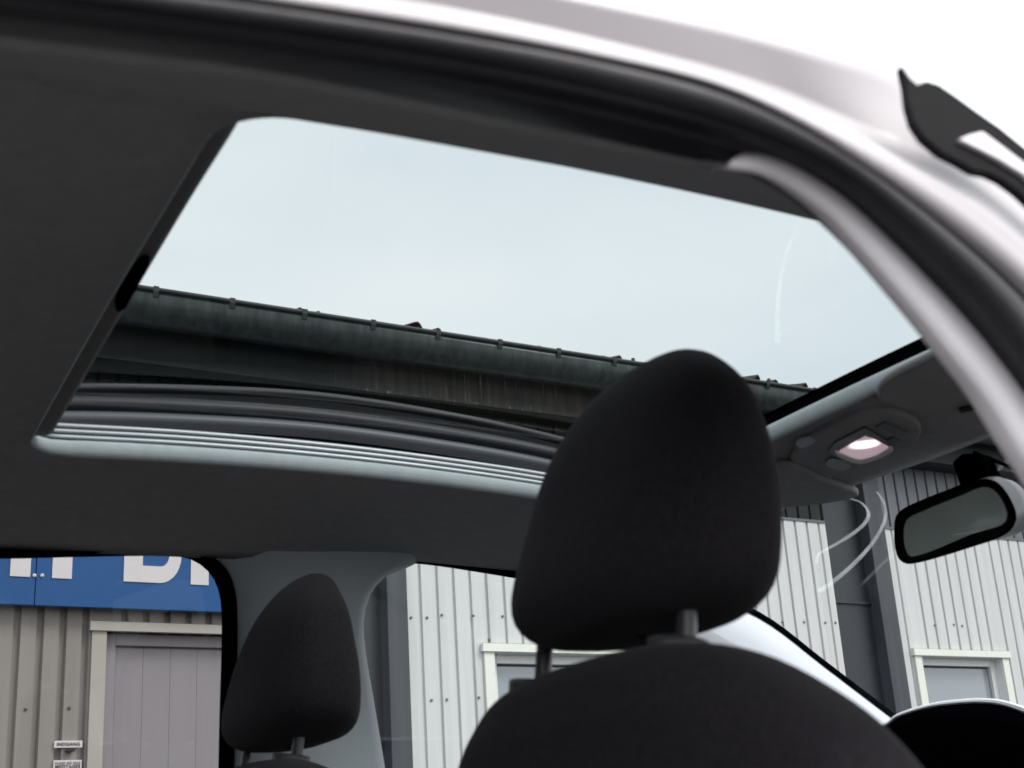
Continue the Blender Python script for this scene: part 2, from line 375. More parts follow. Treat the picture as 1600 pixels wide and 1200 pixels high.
# gutter
g0, g1 = p0c - .6, p3a + .6
NG = 10
vs = []; fs = []
prof = [(gn - .085 * math.cos(math.pi * k / NG), gz - .03 - .11 * math.sin(math.pi * k / NG)) for k in range(NG + 1)]
prof = [(gn - .085, gz)] + prof + [(gn + .085, gz)]
for a, z in prof: vs += [B(g0, a, z), B(g1, a, z)]
fs = [(2 * i, 2 * i + 1, 2 * i + 3, 2 * i + 2) for i in range(len(prof) - 1)]
gut = make('gutter', vs, fs, M['gutter'], bld, solid=.003)
tube('gutter_bead', [B(g0, gn - .088, gz), B(g1, gn - .088, gz)], .011, M['gutter_dark'], gut)
zs_ = gz - .1
slab('fascia_board', [B(g0, -.15, gz - .26), B(g1, -.15, gz - .26), B(g1, -.12, gz - .26), B(g0, -.12, gz - .26)], (0, 0, .28), M['grimy'], bld, smooth=False)
slab('soffit_board', [B(g0, -.16, gz - .275), B(g1, -.16, gz - .275), B(g1, .12, gz - .275), B(g0, .12, gz - .275)], (0, 0, .014), M['grimy'], bld, smooth=False)
b0 = bplane(240, 460, -.3)[0]; step = (bplane(1345 / 2.667 + 450, 560, -.3)[0] - b0) / 7.0
brk = None
u = b0 - 3 * step
while u < g1 - .1:
    pts = [B(u, gn - .099, gz + .012), B(u, gn - .097, gz - .01), B(u, gn - .0885, gz - .034)]
    vsb = []
    for p in pts: vsb += [p + Bm.to_3x3() @ Vector((-.012, 0, 0)), p + Bm.to_3x3() @ Vector((.012, 0, 0))]
    make('gutter_bracket', vsb, [(2 * i, 2 * i + 1, 2 * i + 3, 2 * i + 2) for i in range(len(pts) - 1)], M['gutter_dark'], gut, smooth=False, solid=.004)
    u += step
# corrugated roof, eave ends of the sheets showing over the gutter
random.seed(11)
a = g0; SW = 1.05; first = True
bumps = [(bplane(x_, y_, -.29)[0], wl) for x_, y_, wl in ((655, 512, .20), (686, 516, .07), (968, 557, .22), (1185, 592, .06), (1212, 595, .06), (1240, 598, .10), (1259, 602, .05), (470, 485, .05))]
k = 0
while a < g1:
    lift = 0.0
    n_ = 96; vs = []; fs = []
    lap = .035 if lift else 0
    for i in range(n_ + 1):
        uu = a + SW * i / n_; h = .022 * math.sin(2 * math.pi * (i / n_) * 6)
        lf = max([0] + [(1 - abs(uu - q + .0) / wl) if uu < q else max(0, 1 - (uu - q) / .035) for q, wl in bumps if q - wl < uu < q + .035])
        vs += [B(uu, -.20 - .09 * min(1, lf * 2), gz - .035 + .082 * lf ** .6 + h * .5), B(uu, 4.5, gz + 1.15 + h)]
    fs = [(2 * i, 2 * i + 1, 2 * i + 3, 2 * i + 2) for i in range(n_)]
    make('roof_sheet', vs, fs, M['roof'], bld, solid=.007)
    a += SW; k += 1
# small bolts that stand up along the eave
for px, py in ((497, 487), (606, 506), (683, 516), (842, 541), (989, 560), (1201, 592)):
    uu, zz = bplane(px, py, -.22)
    tube('roof_bolt', [B(uu, -.22, zz - .05), B(uu, -.22, zz)], .010, M['roof'], bld, sides=6)
tube('ridge_capping', [B(g0, 4.5, gz + 1.18), B(g1, 4.5, gz + 1.18)], .08, M['roof'], bld)

def window(u0, u1, z0, z1, par, curtain=False):
    fr = slab('window', [B(u0 + .004, .075, z0), B(u1 - .004, .075, z0), B(u1 - .004, .075, z1 - .004), B(u0 + .004, .075, z1 - .004)], (Bm.to_3x3() @ Vector((0, .02, 0))), M['gasket'], par, smooth=False)
    t = .045
    for (a, b, c, d) in ((u0 + .003, u0 + t, z0, z1 - .003), (u1 - t, u1 - .003, z0, z1 - .003), (u0 + t, u1 - t, z1 - t, z1 - .003), (u0 + t, u1 - t, z0, z0 + t)):
        slab('frame', [B(a, .045, c), B(b, .045, c), B(b, .045, d), B(a, .045, d)], Bm.to_3x3() @ Vector((0, .03, 0)), M['wframe'], fr, smooth=False, bevel=.003)
    g = .012
    slab('pane', [B(u0 + t + g, .066, z0 + t + g), B(u1 - t - g, .066, z0 + t + g), B(u1 - t - g, .066, z1 - t - g), B(u0 + t + g, .066, z1 - t - g)], Bm.to_3x3() @ Vector((0, .006, 0)), G_bld, fr, smooth=False)
    # reveals
    for (a, b) in ((u0 - .0, u0 + .003), (u1 - .003, u1)):
        slab('reveal', [B(a, -.004, z0), B(b, -.004, z0), B(b, .09, z0), B(a, .09, z0)], (0, 0, z1 - z0), M['wframe'], fr, smooth=False)
    slab('reveal', [B(u0, -.004, z1 - .003), B(u1, -.004, z1 - .003), B(u1, .09, z1 - .003), B(u0, .09, z1 - .003)], (0, 0, .003), M['wframe'], fr, smooth=False)
    # flashings
    e = .055
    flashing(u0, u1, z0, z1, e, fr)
    slab('window_sill', [B(u0 - e, -.05, z0 - .03), B(u1 + e, -.05, z0 - .03), B(u1 + e, .05, z0 - .03), B(u0 - e, .05, z0 - .03)], (0, 0, .025), M['flash'], fr, smooth=False)
    return fr
def flashing(u0, u1, z0, z1, e, fr, mf='flash'):
    for (a, b) in ((u0 - e, u0 - .001), (u1 + .001, u1 + e)):
        slab('side_flashing', [B(a, -.016, z0), B(b, -.016, z0), B(b, -.002, z0), B(a, -.002, z0)], (0, 0, z1 - z0), M[mf], fr, smooth=False)
    slab('head_flashing', [B(u0 - e - .012, -.028, z1), B(u1 + e + .012, -.028, z1), B(u1 + e + .012, -.002, z1), B(u0 - e - .012, -.002, z1)], (0, 0, .038), M[mf], fr, smooth=False)
    # black strip painting the shadow in the gap above the head flashing
    slab('flashing_shadow_strip', [B(u0 - e, -.0015, z1 + .038), B(u1 + e, -.0015, z1 + .038), B(u1 + e, .0, z1 + .038), B(u0 - e, .0, z1 + .038)], (0, 0, .006), M['gasket'], fr, smooth=False)
for kx in ('w1', 'w2'):
    o_ = opens[kx]; window(o_[0], o_[1], o_[2], o_[3], bld)
d_ = opens['door']
dr = slab('door', [B(d_[0] + .05, .06, Z0), B(d_[1] - .05, .06, Z0), B(d_[1] - .05, .06, DZ - .05), B(d_[0] + .05, .06, DZ - .05)], Bm.to_3x3() @ Vector((0, .04, 0)), M['door'], bld, smooth=False)
nb = 7; dw = (d_[1] - d_[0] - .11) / nb
for i in range(nb):
    a = d_[0] + .055 + i * dw
    slab('door_board', [B(a + .0005, .052, Z0 + .02), B(a + dw - .0005, .052, Z0 + .02), B(a + dw - .0005, .052, DZ - .056), B(a + .0005, .052, DZ - .056)], Bm.to_3x3() @ Vector((0, .007, 0)), M['door'], dr, smooth=False, bevel=.0004)
for (a, b, c, dd) in ((d_[0] + .001, d_[0] + .05, Z0, DZ - .001), (d_[1] - .05, d_[1] - .001, Z0, DZ - .001), (d_[0] + .05, d_[1] - .05, DZ - .05, DZ - .001)):
    slab('door_frame', [B(a, .03, c), B(b, .03, c), B(b, .03, dd), B(a, .03, dd)], Bm.to_3x3() @ Vector((0, .045, 0)), M['door'], dr, smooth=False, bevel=.003)
slab('reveal', [B(d_[0] - .0, -.004, Z0), B(d_[0] + .002, -.004, Z0), B(d_[0] + .002, .09, Z0), B(d_[0], .09, Z0)], (0, 0, DZ - Z0), M['door'], dr, smooth=False)
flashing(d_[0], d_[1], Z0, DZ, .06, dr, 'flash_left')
tube('door_handle', [B(d_[1] - .09, .0, -.1), B(d_[1] - .2, .0, -.1)], .01, M['alu'], dr)
# sheet screws
random.seed(2)
def screw(px, py):
    uu, zz = bplane(px, py)
    tube('sheet_screw', [B(uu, -.006, zz), B(uu, .002, zz)], .0065, M['screw'], bld, sides=8)
for p in [(40, 1108), (108, 1106), (642, 965), (667, 965), (690, 961), (739, 962), (785, 963), (674, 1094), (698, 1093), (748, 1090), (764, 999)]: screw(*p)
for p in [(1222, 972), (1256, 972), (1289, 973), (1305, 973), (1460, 977), (1490, 976), (1503, 978), (1414, 1070)]: screw(*p)

# ------------------------------------------------------------------ signs
su1 = bplane(345, 952, -.07)[0] + .22; sz = bplane(170, 950, -.07)[1]
sgn = empty('fascia_sign', B(bplane(100, 950)[0], -.07, sz), BA, 'long blue sign with big white letters mounted above the grey door', 'sign')
SN = Bm.to_3x3() @ Vector((0, 1, 0))
us = bplane(56, 900, -.07)[0]
for (a, b) in ((us - 2.4, us - .0015), (us + .0015, su1)):
    slab('sign_panel', [B(a, -.07, sz), B(b, -.07, sz), B(b, -.07, sz + .62), B(a, -.07, sz + .62)], SN * .03, M['blue'], sgn, smooth=False, bevel=.002)
slab('sign_rail', [B(us - 2.4, -.04, sz + .05), B(su1, -.04, sz + .05), B(su1, -.002, sz + .05), B(us - 2.4, -.002, sz + .05)], (0, 0, .04), M['dark'], sgn, smooth=False)
zl = bplane(60, 906, -.074)[1]; zl = bplane(230, 910, -.074)[1]
def su(px): return bplane(px, 905, -.074)[0]
H = .43
def letter(polys):
    vs = []; fs = []
    for P in polys:
        k = len(vs); n = len(P)
        vs += [B(a, -.0725, b) for a, b in P] + [B(a, -.0745, b) for a, b in P]
        fs += [tuple(k + i for i in range(n)), tuple(k + 2 * n - 1 - i for i in range(n))] + [(k + i, k + (i + 1) % n, k + n + (i + 1) % n, k + n + i) for i in range(n)]
    make('letter', vs, fs, M['letter'], sgn, smooth=False, recalc=False)
def rect(a, b, c, d): return [(a, c), (b, c), (b, d), (a, d)]
i0, i1, t0, t1 = su(15), su(47), su(81), su(112)
b0_, b1_, j0, j1 = su(193), su(283), su(298), su(326)
letter([rect(i0, i1, zl, zl + H)])
tm = (t0 + t1) / 2; ta = (b0_ - t1) * .38
letter([rect(t0, t1, zl, zl + H - .085), rect(t0 - ta, t1 + ta, zl + H - .085, zl + H)])
def bowl(x0, x1, z0, z1, t, n=14):
    P = []; r = (z1 - z0) / 2; cxx = x1 - r * .75
    out = [(x0, z0), (cxx, z0)] + [(cxx + r * .75 * math.sin(math.pi * i / n), z0 + r - r * math.cos(math.pi * i / n)) for i in range(1, n)] + [(cxx, z1), (x0, z1)]
    ri = r - t
    inn = [(x0, z1 - t), (cxx, z1 - t)] + [(cxx + ri * .75 * math.sin(math.pi * i / n), z0 + r + ri * math.cos(math.pi * i / n)) for i in range(1, n)] + [(cxx, z0 + t), (x0, z0 + t)]
    quads = []
    inn = inn[::-1]
    for i in range(len(out) - 1): quads.append([out[i], out[i + 1], inn[i + 1], inn[i]])
    return quads
sw = i1 - i0
letter([rect(b0_, b0_ + sw, zl, zl + H)] + bowl(b0_ + sw, b1_, zl, zl + .24, .07) + bowl(b0_ + sw, b1_ - .02, zl + .17, zl + H, .07))
letter([rect(j0, j1, zl, zl + H)])
for p in [(54, 899), (66, 899)]:
    uu, zz = bplane(p[0], p[1], -.075); tube('sign_rivet', [B(uu, -.075, zz), B(uu, -.068, zz)], .008, M['letter'], sgn, sides=8)

def smalltext(s, uc, zb, h, mt, par, n=-.0135, sx=1.0):
    cu = bpy.data.curves.new('lettering', 'FONT'); cu.body = s; cu.size = h * 1.4; cu.align_x = 'CENTER'; cu.extrude = .0006; cu.offset = .00025; cu.space_character = 1.08
    o = bpy.data.objects.new('lettering', cu); COL.objects.link(o)
    o.parent = par
    cu.materials.append(mt)
    W = Matrix.Translation(B(uc, n, zb)) @ Matrix.Rotation(BA, 4, 'Z') @ Matrix.Rotation(math.pi / 2, 4, 'X') @ Matrix.Diagonal((sx, 1, 1, 1))
    bpy.context.view_layer.update()
    o.matrix_basis = par.matrix_basis.inverted() @ W
    dg = bpy.context.evaluated_depsgraph_get(); me = bpy.data.meshes.new_from_object(o.evaluated_get(dg))
    q = bpy.data.objects.new('lettering', me); COL.objects.link(q); q.parent = par; q.matrix_basis = o.matrix_basis.copy()
    bpy.data.objects.remove(o); q.name = 'lettering'
    return q
def small_sign(pxl, pxr, pyt, pyb, label, lines):
    a, zt = bplane(pxl, pyt, -.012); b, _ = bplane(pxr, pyt, -.012); _, zb = bplane(pxl, pyb, -.012)
    e = empty('small_sign', B((a + b) / 2, -.012, zb), BA, label, 'sign')
    slab('plate', [B(a, -.012, zb), B(b, -.012, zb), B(b, -.012, zt), B(a, -.012, zt)], SN * .01, M['plate'], e, smooth=False, bevel=.001)
    for (s, fz, h, mt, sx) in lines: smalltext(s, (a + b) / 2, zb + (zt - zb) * fz, h, mt, e, sx=sx)
    return e
e1 = small_sign(85, 129, 1157.5, 1168.5, 'small white plate reading INDGANG on the wall left of the door', [('INDGANG', .28, .0125, M['ink'], 1.05)])
a_, z_ = bplane(107, 1172, 0)
slab('hook', [B(a_ - .018, -.03, z_), B(a_ + .018, -.03, z_), B(a_ + .012, .0, z_), B(a_ - .012, .0, z_)], (0, 0, -.008), M['gasket'], e1, smooth=False)
e2 = small_sign(84, 128, 1188, 1214, 'small white plate with two lines of print below the INDGANG plate', [('HUND MÅ IKKE', .74, .010, M['ink2'], .95), ('MEDTAGES', .52, .0115, M['ink'], 1.15)])

# ------------------------------------------------------------------ the car
car = empty('parked_car', Vector((.8, 1.12, 0)), 0, 'pearl white car with panoramic glass roof and black cloth seats seen from its open door', 'car')
def pl(pts, **k):  # polyline of (px,py) or (px,py,y) in a plane
    return [at(p[0], p[1], **k) if len(p) == 2 else at(p[0], p[1], y=p[2]) for p in pts]
# --- near side body frame round the rear door opening
S1 = [(-700, -300), (0, -185), (400, -120), (720, -66), (930, -26), (1130, 20), (1290, 65), (1410, 103), (1480, 165), (1560, 232), (1680, 340)]
S2 = [(-700, -270), (0, -155), (400, -90), (710, -40), (915, 2), (1115, 44), (1275, 86), (1395, 124), (1470, 186), (1550, 250), (1670, 360)]
S3 = [(-700, -190), (0, -85), (400, -32), (700, 14), (930, 62), (1160, 122), (1290, 172), (1400, 230), (1500, 292), (1620, 385), (1760, 520)]
S3b = [(-700, -178), (0, -73), (400, -20), (700, 27), (930, 75), (1150, 135), (1280, 190), (1400, 252), (1500, 318), (1610, 410), (1750, 545)]
S4 = [(-700, -160), (0, -60), (400, -5), (700, 41), (925, 84), (1127, 133), (1262, 195), (1375, 266), (1480, 340), (1600, 440), (1740, 590)]
S5a = [(-700, -145), (0, -40), (400, 12), (700, 58), (925, 98), (1127, 150), (1250, 205), (1352, 268), (1450, 342), (1570, 450), (1710, 610)]
S5 = [(-700, -120), (0, -18), (400, 36), (700, 80), (925, 124), (1127, 178), (1235, 222), (1330, 275), (1420, 348), (1540, 462), (1680, 640)]
S6 = [(-700, -30), (0, 55), (400, 107), (700, 162), (900, 207), (1080, 247), (1185, 270), (1280, 318), (1388, 418), (1500, 540), (1630, 720)]
yy = {1: .475, 2: .452, 3: .455, 3.5: .430, 4: .434, 5: .428, 5.5: .436, 6: .462}
def plv(pts, ya, yb=None):
    """depth eases from ya to yb going round the corner toward the pillar"""
    yb = ya if yb is None else yb; out = []
    for px, py in pts:
        t = min(1, max(0, (px - 1300) / 240)); out.append(at(px, py, y=ya + (yb - ya) * t * t * (3 - 2 * t)))
    return out
def sta(c): return cat([c[0] + Vector((-1.0, .012, -.05)), c[0] + Vector((-.45, .002, -.012))] + list(c))
R1 = plv(S1, .474, .494); R2 = plv(S2, .450, .468); R3 = plv(S3, .457, .435); R3b = plv(S3b, .430, .424); R4 = plv(S4, .420)
def off(P, *d): return [p + Vector(d) for p in P]
body_rings = [off(R1, 0, .10, .004), R1, [a.lerp(b, .85) for a, b in zip(R1, R2)], R2, [a.lerp(b, .15) for a, b in zip(R2, R3)], [a.lerp(b, .5) for a, b in zip(R2, R3)], [a.lerp(b, .88) for a, b in zip(R2, R3)], R3, R3b, R4, off(R4, 0, .012, .004)]
ss = grid('body_side_frame', [sta(c) for c in body_rings], M['paint'], car)
Q4, Q5a, Q5, Q6 = plv(S4, .4345), plv(S5a, .420), plv(S5, .424), plv(S6, .466)
seal_rings = [off(Q4, 0, .012, 0), Q4, Q5a, Q5, [a.lerp(b, .35) + Vector((0, -.003, 0)) for a, b in zip(Q5, Q6)], [a.lerp(b, .7) + Vector((0, -.002, 0)) for a, b in zip(Q5, Q6)], Q6, off(Q6, 0, .02, .012)]
seal = grid('door_seal', [sta(c) for c in seal_rings], M['rubber'], car)
for f_, r_ in ((.30, .0022), (.62, .0018)):
    tube('seal_bead', [a.lerp(b, f_) + Vector((0, -.0035, 0)) for a, b in zip(Q5, Q6)], r_, M['rubber'], seal, n=80, sides=8)
# near B pillar trim
T1 = [(1128, 259), (1155, 223), (1206, 230), (1262, 258), (1337, 309), (1394, 358), (1450, 418), (1525, 493), (1580, 556), (1660, 650), (1800, 850)]
T2 = [(1129, 264), (1180, 271), (1225, 288), (1300, 341), (1332, 374), (1375, 422), (1412, 465), (1450, 510), (1487, 556), (1547, 632), (1600, 716), (1670, 830), (1740, 1000)]
tA, tB = cat(pl(T1, y=.474), 60), cat(pl(T2, y=.446), 60)
def mid(A_, B_, f, off): return [a.lerp(b, f) + Vector(off) for a, b in zip(A_, B_)]
grid('pillar_trim', [[p + Vector((0, .014, 0)) for p in tA], tA, mid(tA, tB, .25, (0, -.007, 0)), mid(tA, tB, .55, (0, -.011, 0)), mid(tA, tB, .85, (0, -.007, 0)), tB, [p + Vector((0, .015, .012)) for p in tB]], M['trim'], car, label='pale grey plastic pillar trim at the front corner of the door opening')
# front door edge parts (top right): black sash cover, pale strip
blk = [(1409, 100), (1416, 128), (1420, 162), (1428, 190), (1444, 214), (1472, 238), (1499, 252), (1523, 266), (1545, 270), (1566, 280), (1591, 298), (1640, 345), (1700, 405),
       (1700, 320), (1640, 262), (1600, 228), (1563, 198), (1527, 173), (1494, 149), (1468, 131), (1448, 125), (1434, 131), (1422, 120)]
fd = slab('front_door_sash', pl(blk, y=.424), (0, .005, -.001), M['sash'], car, smooth=False, bevel=.001, label='black sash cover at the top corner of the front door')
slab('sash_chrome_strip', pl([(1499, 217), (1516, 210), (1536, 205), (1563, 225), (1600, 253), (1680, 322), (1680, 345), (1600, 272), (1563, 249), (1536, 235)], y=.4215), (0, .004, 0), M['trim'], fd, smooth=False, bevel=.0006)
# --- headliner ring round the sunroof opening
SX0, SX1, SY0, SY1 = .205, .953, .720, 1.478
def zl_(x, y): return .452 - .10 * (x - .45) ** 2 + .006 * (1 - ((y - 1.11) / .37) ** 2) 
def rrect(x0, x1, y0, y1, r, n=10, m=14):
    out = []
    cs = [(x1 - r, y0 + r, -90), (x1 - r, y1 - r, 0), (x0 + r, y1 - r, 90), (x0 + r, y0 + r, 180)]
    for i, (cx, cy, a0) in enumerate(cs):
        for k in range(n + 1):
            a = math.radians(a0 + 90 * k / n); out.append((cx + r * math.cos(a), cy + r * math.sin(a)))
        nx = cs[(i + 1) % 4]; e0 = out[-1]; a = math.radians(nx[2]); e1 = (nx[0] + r * math.cos(a), nx[1] + r * math.sin(a))
        for k in range(1, m): out.append((e0[0] + (e1[0] - e0[0]) * k / m, e0[1] + (e1[1] - e0[1]) * k / m))
    return out
inner = rrect(SX0, SX1, SY0, SY1, .045)
XF, XB = 1.17, -1.15
def zout(x, y): pass
S6w = cat([p + Vector((0, .012, .008)) for p in pl(S6[:8], y=.466)], 60)
def near_outer(x):
    best = min(S6w, key=lambda p: abs(p.x - x)); 
    if x > .40: return Vector((x, .50, CAMZ + .345 ))
    return Vector((x, best.y, best.z))
def outer_pt(x, y):
    """map an inner-loop point out to the edge of the headliner"""
    cx, cy = (SX0 + SX1) / 2, (SY0 + SY1) / 2
    u = (x - cx) / ((SX1 - SX0) / 2); v = (y - cy) / ((SY1 - SY0) / 2)
    s = 1 / max(abs(u), abs(v)); u *= s; v *= s
    xf = 1.205 - .75 * (v * .60) ** 2
    if abs(v) >= .999:      # near or far side
        X = cx + u * (xf - cx) if u > 0 else cx + u * (cx - XB) * 1.0
        if v < 0: return near_outer(X)
        t_ = min(1, max(0, (X - .60) / .15)); return V(X, 1.735, .4015 + .009 * t_ * t_ * (3 - 2 * t_) - .045 * max(0, X - .76))
    Y = 1.12 + v * (.615 if v > 0 else .65)
    if u > 0: return V(xf, Y, .434 - .035 * v * v)
    return V(XB, Y, .40 - .03 * v * v)
rings = []
I3 = [V(x, y, zl_(x, y)) for x, y in inner]
O3 = [outer_pt(x, y) for x, y in inner]
def ringat(f, dzv):
    out = []
    for a, b in zip(I3, O3):
        p = a.lerp(b, f); far = min(1, max(0, (b.y - 1.60) / .1)) * min(1, max(0, (1.0 - b.x) / .2)) ; p.z += .009 * far * math.sin(math.pi * f ** 1.5); out.append(p)
    return out
I_up = [Vector((p.x, p.y, p.z)) + Vector((0, 0, .012)) for p in I3]
hl = grid('headliner', [I3] + [[p for p in ringat(f, -.0)] for f in (.04, .1, .2, .35, .5, .65, .8, .92, 1.0)], M['headliner'], car, closed=True, solid=.006, off=0)
# lip trim rolled round the opening
lipc = rrect(SX0, SX1, SY0, SY1, .045, n=8, m=10)
tube('sunroof_lip', [V(x, y, zl_(x, y) + .005) for x, y in lipc], lambda t: .006 if t < .50 else .0036 + .0024 * max(0, 1 - (t - .50) / .03, (t - .985) / .015), M['lip'], car, n=len(lipc) * 2, closed=True, sides=14, rz=1.6)
# recess wall above the lip
out2 = rrect(SX0 - .012, SX1 + .056, SY0 - .012, SY1 + .075, .05)
grid('sunroof_frame', [[V(x, y, zl_(x, y) + .006) for x, y in inner], [V(x, y, zl_(x, y) + .018) for x, y in rrect(SX0 - .004, SX1 + .026, SY0 - .004, SY1 + .075, .05)], [V(x, y, zl_(x, y) + .060) for x, y in out2]], M['gloss_black'], car, closed=True, solid=.002)
# guide rails along the far side
for i, (yo, zo) in enumerate(((.012, .0215), (.020, .0305), (.028, .0395))):
    tube('guide_rail', [V(x, SY1 + yo, zl_(x, SY1) + zo) for x in (SX0 + .012, .4, .6, .8, SX1 - .01)], .0034, M['alu'], car, n=30, sides=8)
# blind pull bar at the rear edge
A1 = [at(319, 212, z=.463), at(176, 446, z=.463), at(66, 668, z=.452)]
A2 = [at(345, 186, z=.466), at(371, 188, z=.470)]
rear = [at(385, 160, z=.470), at(371, 188, z=.4705), at(300, 302, z=.471), at(226, 426, z=.470), at(150, 556, z=.466), at(80, 677, z=.458)]
fr_ = [Vector((SX0 - .03, p.y, p.z - .004)) for p in rear]
mid1 = [a.lerp(b, .45) + Vector((0, 0, -.003)) for a, b in zip(fr_, rear)]
bar = loft('blind_pull_bar', [fr_, mid1, [p + Vector((-.004, 0, -.0015)) for p in rear], rear, [p + Vector((.0, 0, .008)) for p in rear]], M['blind'], car, n=40, solid=.002)
hs = [at(186, 488, z=.461), at(180, 482, z=.461), at(184, 462, z=.462), at(208, 418, z=.464), at(222, 404, z=.464), at(232, 402, z=.465), at(233, 412, z=.465), at(204, 468, z=.463), at(194, 484, z=.462)]
slab('pull_slot', cat(hs, 32, True), (0, 0, .004), M['gloss_black'], bar, smooth=False)
# glass panel
def zg(x, y): return .515 - .10 * (x - .5) ** 2 - .05 * (y - 1.12) ** 2
def patch(name, fz, x0, x1, y0, y1, mt, par, nx=16, ny=16, **k):
    R = [[V(x0 + (x1 - x0) * i / nx, y0 + (y1 - y0) * j / ny, fz(x0 + (x1 - x0) * i / nx, y0 + (y1 - y0) * j / ny)) for i in range(nx + 1)] for j in range(ny + 1)]
    return grid(name, R, mt, par, **k)
gx0, gx1, gy0, gy1 = SX0 - .02, SX1 + .078, SY0 - .02, SY1 + .10
gl = patch('sunroof_glass', zg, gx0, gx1, gy0, gy1, G_roof, car)
# printed black border on the glass, front and rear
zf = lambda x, y: zg(x, y) - .003
def strip_x(name, pa, pb, mt, par):
    pass
fb = [at(1195, 642, z=.492), at(1320, 580, z=.492), at(1450, 519, z=.49)]
xb = sum(p.x for p in fb) / 3
patch('glass_border', zf, xb - .004, gx1, gy0, gy1, M['gloss_black'], gl, nx=2)
patch('glass_border', zf, gx0, SX0 + .0, gy0, gy1, M['gloss_black'], gl, nx=2)
# outer roof skin
def zr(x, y): return .52 - .045 * (x - .4) ** 2 - .30 * max(0, abs(y - 1.12) - .40) ** 1.35 - .03 * (y - 1.12) ** 2
oin = rrect(gx0 - .004, gx1 + .004, gy0 - .004, gy1 + .004, .03)
Nn = len(oin)
ro_in = [V(x, y, zg(x, y) + .001) for x, y in oin]
def ro_out(x, y):
    cx, cy = (gx0 + gx1) / 2, (gy0 + gy1) / 2
    u = (x - cx) / ((gx1 - gx0) / 2); v = (y - cy) / ((gy1 - gy0) / 2); s = 1 / max(abs(u), abs(v)); u *= s; v *= s
    X = cx + u * (1.22 - cx) if u > 0 else cx + u * (cx + 1.25)
    if abs(u) >= .999: X = X
    Y = cy + v * ((1.74 - cy) if v > 0 else (cy - .56))
    return X, Y
ro_o = [ro_out(x, y) for x, y in oin]
rs = [ro_in]
for f in (.25, .5, .75, 1):
    r_ = []
    for (x, y), p, (X, Y) in zip(oin, ro_in, ro_o):
        xx, yy_ = x + (X - x) * f, y + (Y - y) * f
        r_.append(V(xx, yy_, (p.z - CAMZ) * (1 - f) + ((.385 if Y < 1 else .415) if X < 1.1 else .462 - .04 * ((Y - 1.12) / .62) ** 2) * f + .018 * math.sin(math.pi * f)))
    rs.append(r_)
grid('roof_panel', rs, M['paint'], car, closed=True, solid=.002)
# dark curved bands along the far roof edge, seen through the glass
for k_, (pa, mt_, rr) in enumerate((([(-60, 609), (150, 607), (300, 609), (500, 620), (700, 650), (850, 682), (1000, 722)], M['rubber'], .0058),
                     ([(-60, 634), (110, 632), (300, 638), (500, 652), (700, 680), (850, 708), (1000, 748)], M['rubber'], .011),
                     ([(-60, 658), (110, 655), (300, 660), (500, 673), (700, 700), (850, 727), (1000, 765)], M['shell'], .010))):
    tube('roof_edge_band', [at(a, b, y=1.62 - .006 * k_) for a, b in pa], rr, mt_, car, n=50)
loft('drip_channel', [[at(a, b, y=1.645) for a, b in [(-60, 609), (150, 607), (300, 609), (500, 620), (700, 650), (850, 682), (1000, 722)]], [at(a, b, y=1.645) for a, b in [(-60, 680), (110, 676), (300, 680), (500, 694), (700, 720), (850, 748), (1000, 790)]]], M['sash'], car, n=40, solid=.002)
# smears on the roof glass
def smear(name, pts, w_, mt, par, **pk):
    P = cat([at(a, b, **pk) for a, b in pts], 30); n = len(P); vs = []
    for i, p in enumerate(P):
        t = (P[min(i + 1, n - 1)] - P[max(i - 1, 0)]).normalized(); v = (p - UP).normalized(); s = t.cross(v).normalized()
        ww = w_(i / (n - 1)) if callable(w_) else w_
        vs += [p - s * ww, p + s * ww]
    return make(name, vs, [(2 * i, 2 * i + 1, 2 * i + 3, 2 * i + 2) for i in range(n - 1)], mt, par, recalc=False)
smear('glass_streak', [(1250, 352), (1236, 376), (1226, 405), (1219, 440), (1215, 480), (1215, 536)], lambda t: .0006 + .0022 * t, SM, gl, z=.49)
smear('glass_streak', [(1297, 367), (1298, 390), (1299, 420)], .0009, SM2, gl, z=.49)

# --- far side: window seals, B pillar, side glass
rw = [(-500, 874), (-200, 868), (0, 873), (100, 871), (200, 869), (262, 869), (295, 873), (318, 886), (334, 905), (343, 930), (346, 960), (346, 1010), (343, 1110), (341, 1200), (338, 1330), (330, 1700)]
ri = [(-500, 853), (-200, 848), (0, 853), (100, 859), (200, 858), (275, 858), (312, 862), (342, 876), (360, 899), (369, 930), (371, 965), (371, 1010), (368, 1110), (366, 1200), (363, 1330), (355, 1700)]
loft('window_seal', [pl(rw, y=1.775), pl(rw, y=1.745), mid(cat(pl(rw, y=1.74), 40), cat(pl(ri, y=1.735), 40), .5, (0, -.008, 0)), pl(ri, y=1.735), pl(ri, y=1.76)], M['gloss_black'], car, n=90)
pr = [(690, 858), (664, 873), (640, 884), (612, 895), (592, 910), (578, 930), (570, 956), (568, 985), (573, 1030), (585, 1100), (600, 1190), (620, 1320), (660, 1700)]
plft = [(328, 846), (337, 866), (350, 892), (358, 930), (363, 965), (371, 1000), (371, 1030), (368, 1110), (366, 1200), (363, 1330), (355, 1700)]
Lp, Rp = cat(pl(plft, y=1.74), 40), cat(pl(pr, y=1.745), 40)
grid('pillar_cover', [[p + Vector((0, .03, 0)) for p in Lp], Lp, mid(Lp, Rp, .14, (0, -.014, 0)), mid(Lp, Rp, .20, (0, -.030, 0)), mid(Lp, Rp, .5, (0, -.036, 0)), mid(Lp, Rp, .88, (0, -.030, 0)), mid(Lp, Rp, .95, (0, -.018, 0)), Rp, [p + Vector((0, .035, 0)) for p in Rp]], M['pillar'], car, label='grey plastic pillar cover between the two far side windows')
